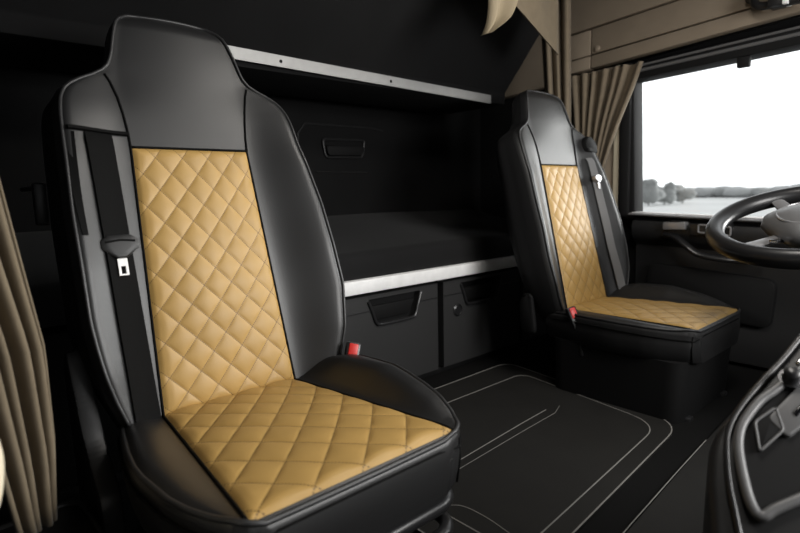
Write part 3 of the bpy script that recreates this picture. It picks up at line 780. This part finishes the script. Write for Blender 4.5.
# ------------------------------------------------------------------ outside
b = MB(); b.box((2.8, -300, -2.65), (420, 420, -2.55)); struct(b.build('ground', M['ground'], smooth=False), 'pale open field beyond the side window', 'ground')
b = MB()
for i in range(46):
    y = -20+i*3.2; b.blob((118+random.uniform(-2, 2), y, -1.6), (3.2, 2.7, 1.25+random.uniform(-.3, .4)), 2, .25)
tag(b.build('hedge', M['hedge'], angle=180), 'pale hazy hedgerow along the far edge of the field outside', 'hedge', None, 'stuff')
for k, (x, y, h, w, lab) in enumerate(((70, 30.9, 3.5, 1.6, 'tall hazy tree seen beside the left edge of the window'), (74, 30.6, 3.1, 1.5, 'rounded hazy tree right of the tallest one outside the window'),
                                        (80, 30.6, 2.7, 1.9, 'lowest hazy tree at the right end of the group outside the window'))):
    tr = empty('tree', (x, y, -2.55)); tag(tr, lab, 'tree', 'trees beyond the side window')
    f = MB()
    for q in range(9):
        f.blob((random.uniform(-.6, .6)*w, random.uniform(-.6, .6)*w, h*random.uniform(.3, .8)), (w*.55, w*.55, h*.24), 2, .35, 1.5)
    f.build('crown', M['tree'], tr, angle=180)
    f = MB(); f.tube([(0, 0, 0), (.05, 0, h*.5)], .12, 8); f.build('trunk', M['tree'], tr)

# ------------------------------------------------------------------ light
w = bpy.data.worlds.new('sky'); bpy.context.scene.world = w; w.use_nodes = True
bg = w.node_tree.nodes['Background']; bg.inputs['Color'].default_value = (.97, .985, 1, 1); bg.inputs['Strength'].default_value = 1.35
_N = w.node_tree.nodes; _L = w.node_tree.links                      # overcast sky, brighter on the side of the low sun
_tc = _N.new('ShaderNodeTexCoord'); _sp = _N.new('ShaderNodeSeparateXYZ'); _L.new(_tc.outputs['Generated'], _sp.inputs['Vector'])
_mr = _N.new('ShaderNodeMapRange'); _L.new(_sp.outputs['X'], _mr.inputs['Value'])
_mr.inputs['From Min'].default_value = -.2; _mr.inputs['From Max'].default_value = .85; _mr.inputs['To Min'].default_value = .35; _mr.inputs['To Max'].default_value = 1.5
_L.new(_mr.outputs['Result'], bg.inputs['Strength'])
def area(name, loc, target, sx, sy, power, col=(1, 1, 1), spread=PI):
    l = bpy.data.lights.new(name, 'AREA'); l.shape = 'RECTANGLE'; l.size = sx; l.size_y = sy; l.energy = power; l.color = col; l.spread = spread
    o = bpy.data.objects.new(name, l); C.objects.link(o); o.location = loc
    o.rotation_euler = (Vector(target)-Vector(loc)).to_track_quat('-Z', 'Y').to_euler(); return o
area('windscreen_daylight', (1.30, -.75, .40), (.8, 1., 0.), .8, .7, 25, (1, .985, .96))
sun = bpy.data.lights.new('low_sun', 'SUN'); sun.energy = 3.0; sun.angle = math.radians(35); sun.color = (1, .985, .96)
so = bpy.data.objects.new('low_sun', sun); C.objects.link(so); so.rotation_euler = Vector((-.88, .42, -.06)).to_track_quat('-Z', 'Y').to_euler()
area('added_overhead_fill', (1.25, .45, .88), (1.15, .95, -.6), .5, .3, 9, (1, .95, .88))  # unseen fill light added overhead to brighten mat, bunk edge and drawers

# ------------------------------------------------------------------ camera
cam = bpy.data.cameras.new('camera'); co = bpy.data.objects.new('camera', cam); C.objects.link(co)
yaw, pit, roll = .721, .140, -.021
fw = Vector((math.sin(yaw)*math.cos(pit), math.cos(yaw)*math.cos(pit), -math.sin(pit)))
rt = Vector((math.cos(yaw), -math.sin(yaw), 0)); up = rt.cross(fw)
r2 = rt*math.cos(roll)+up*math.sin(roll); u2 = up*math.cos(roll)-rt*math.sin(roll)
co.matrix_world = Matrix(((r2.x, u2.x, -fw.x, 0), (r2.y, u2.y, -fw.y, 0), (r2.z, u2.z, -fw.z, 0), (0, 0, 0, 1)))
cam.sensor_width = 36; cam.lens = 536.19/800*36; cam.clip_start = .01; cam.clip_end = 1000
cam.dof.use_dof = True; cam.dof.focus_distance = 1.35; cam.dof.aperture_fstop = 3.2
bpy.context.scene.camera = co
vs = bpy.context.scene.view_settings
vs.view_transform = 'Standard'; vs.look = 'None'; vs.exposure = .35; vs.gamma = 1.; vs.use_curve_mapping = False
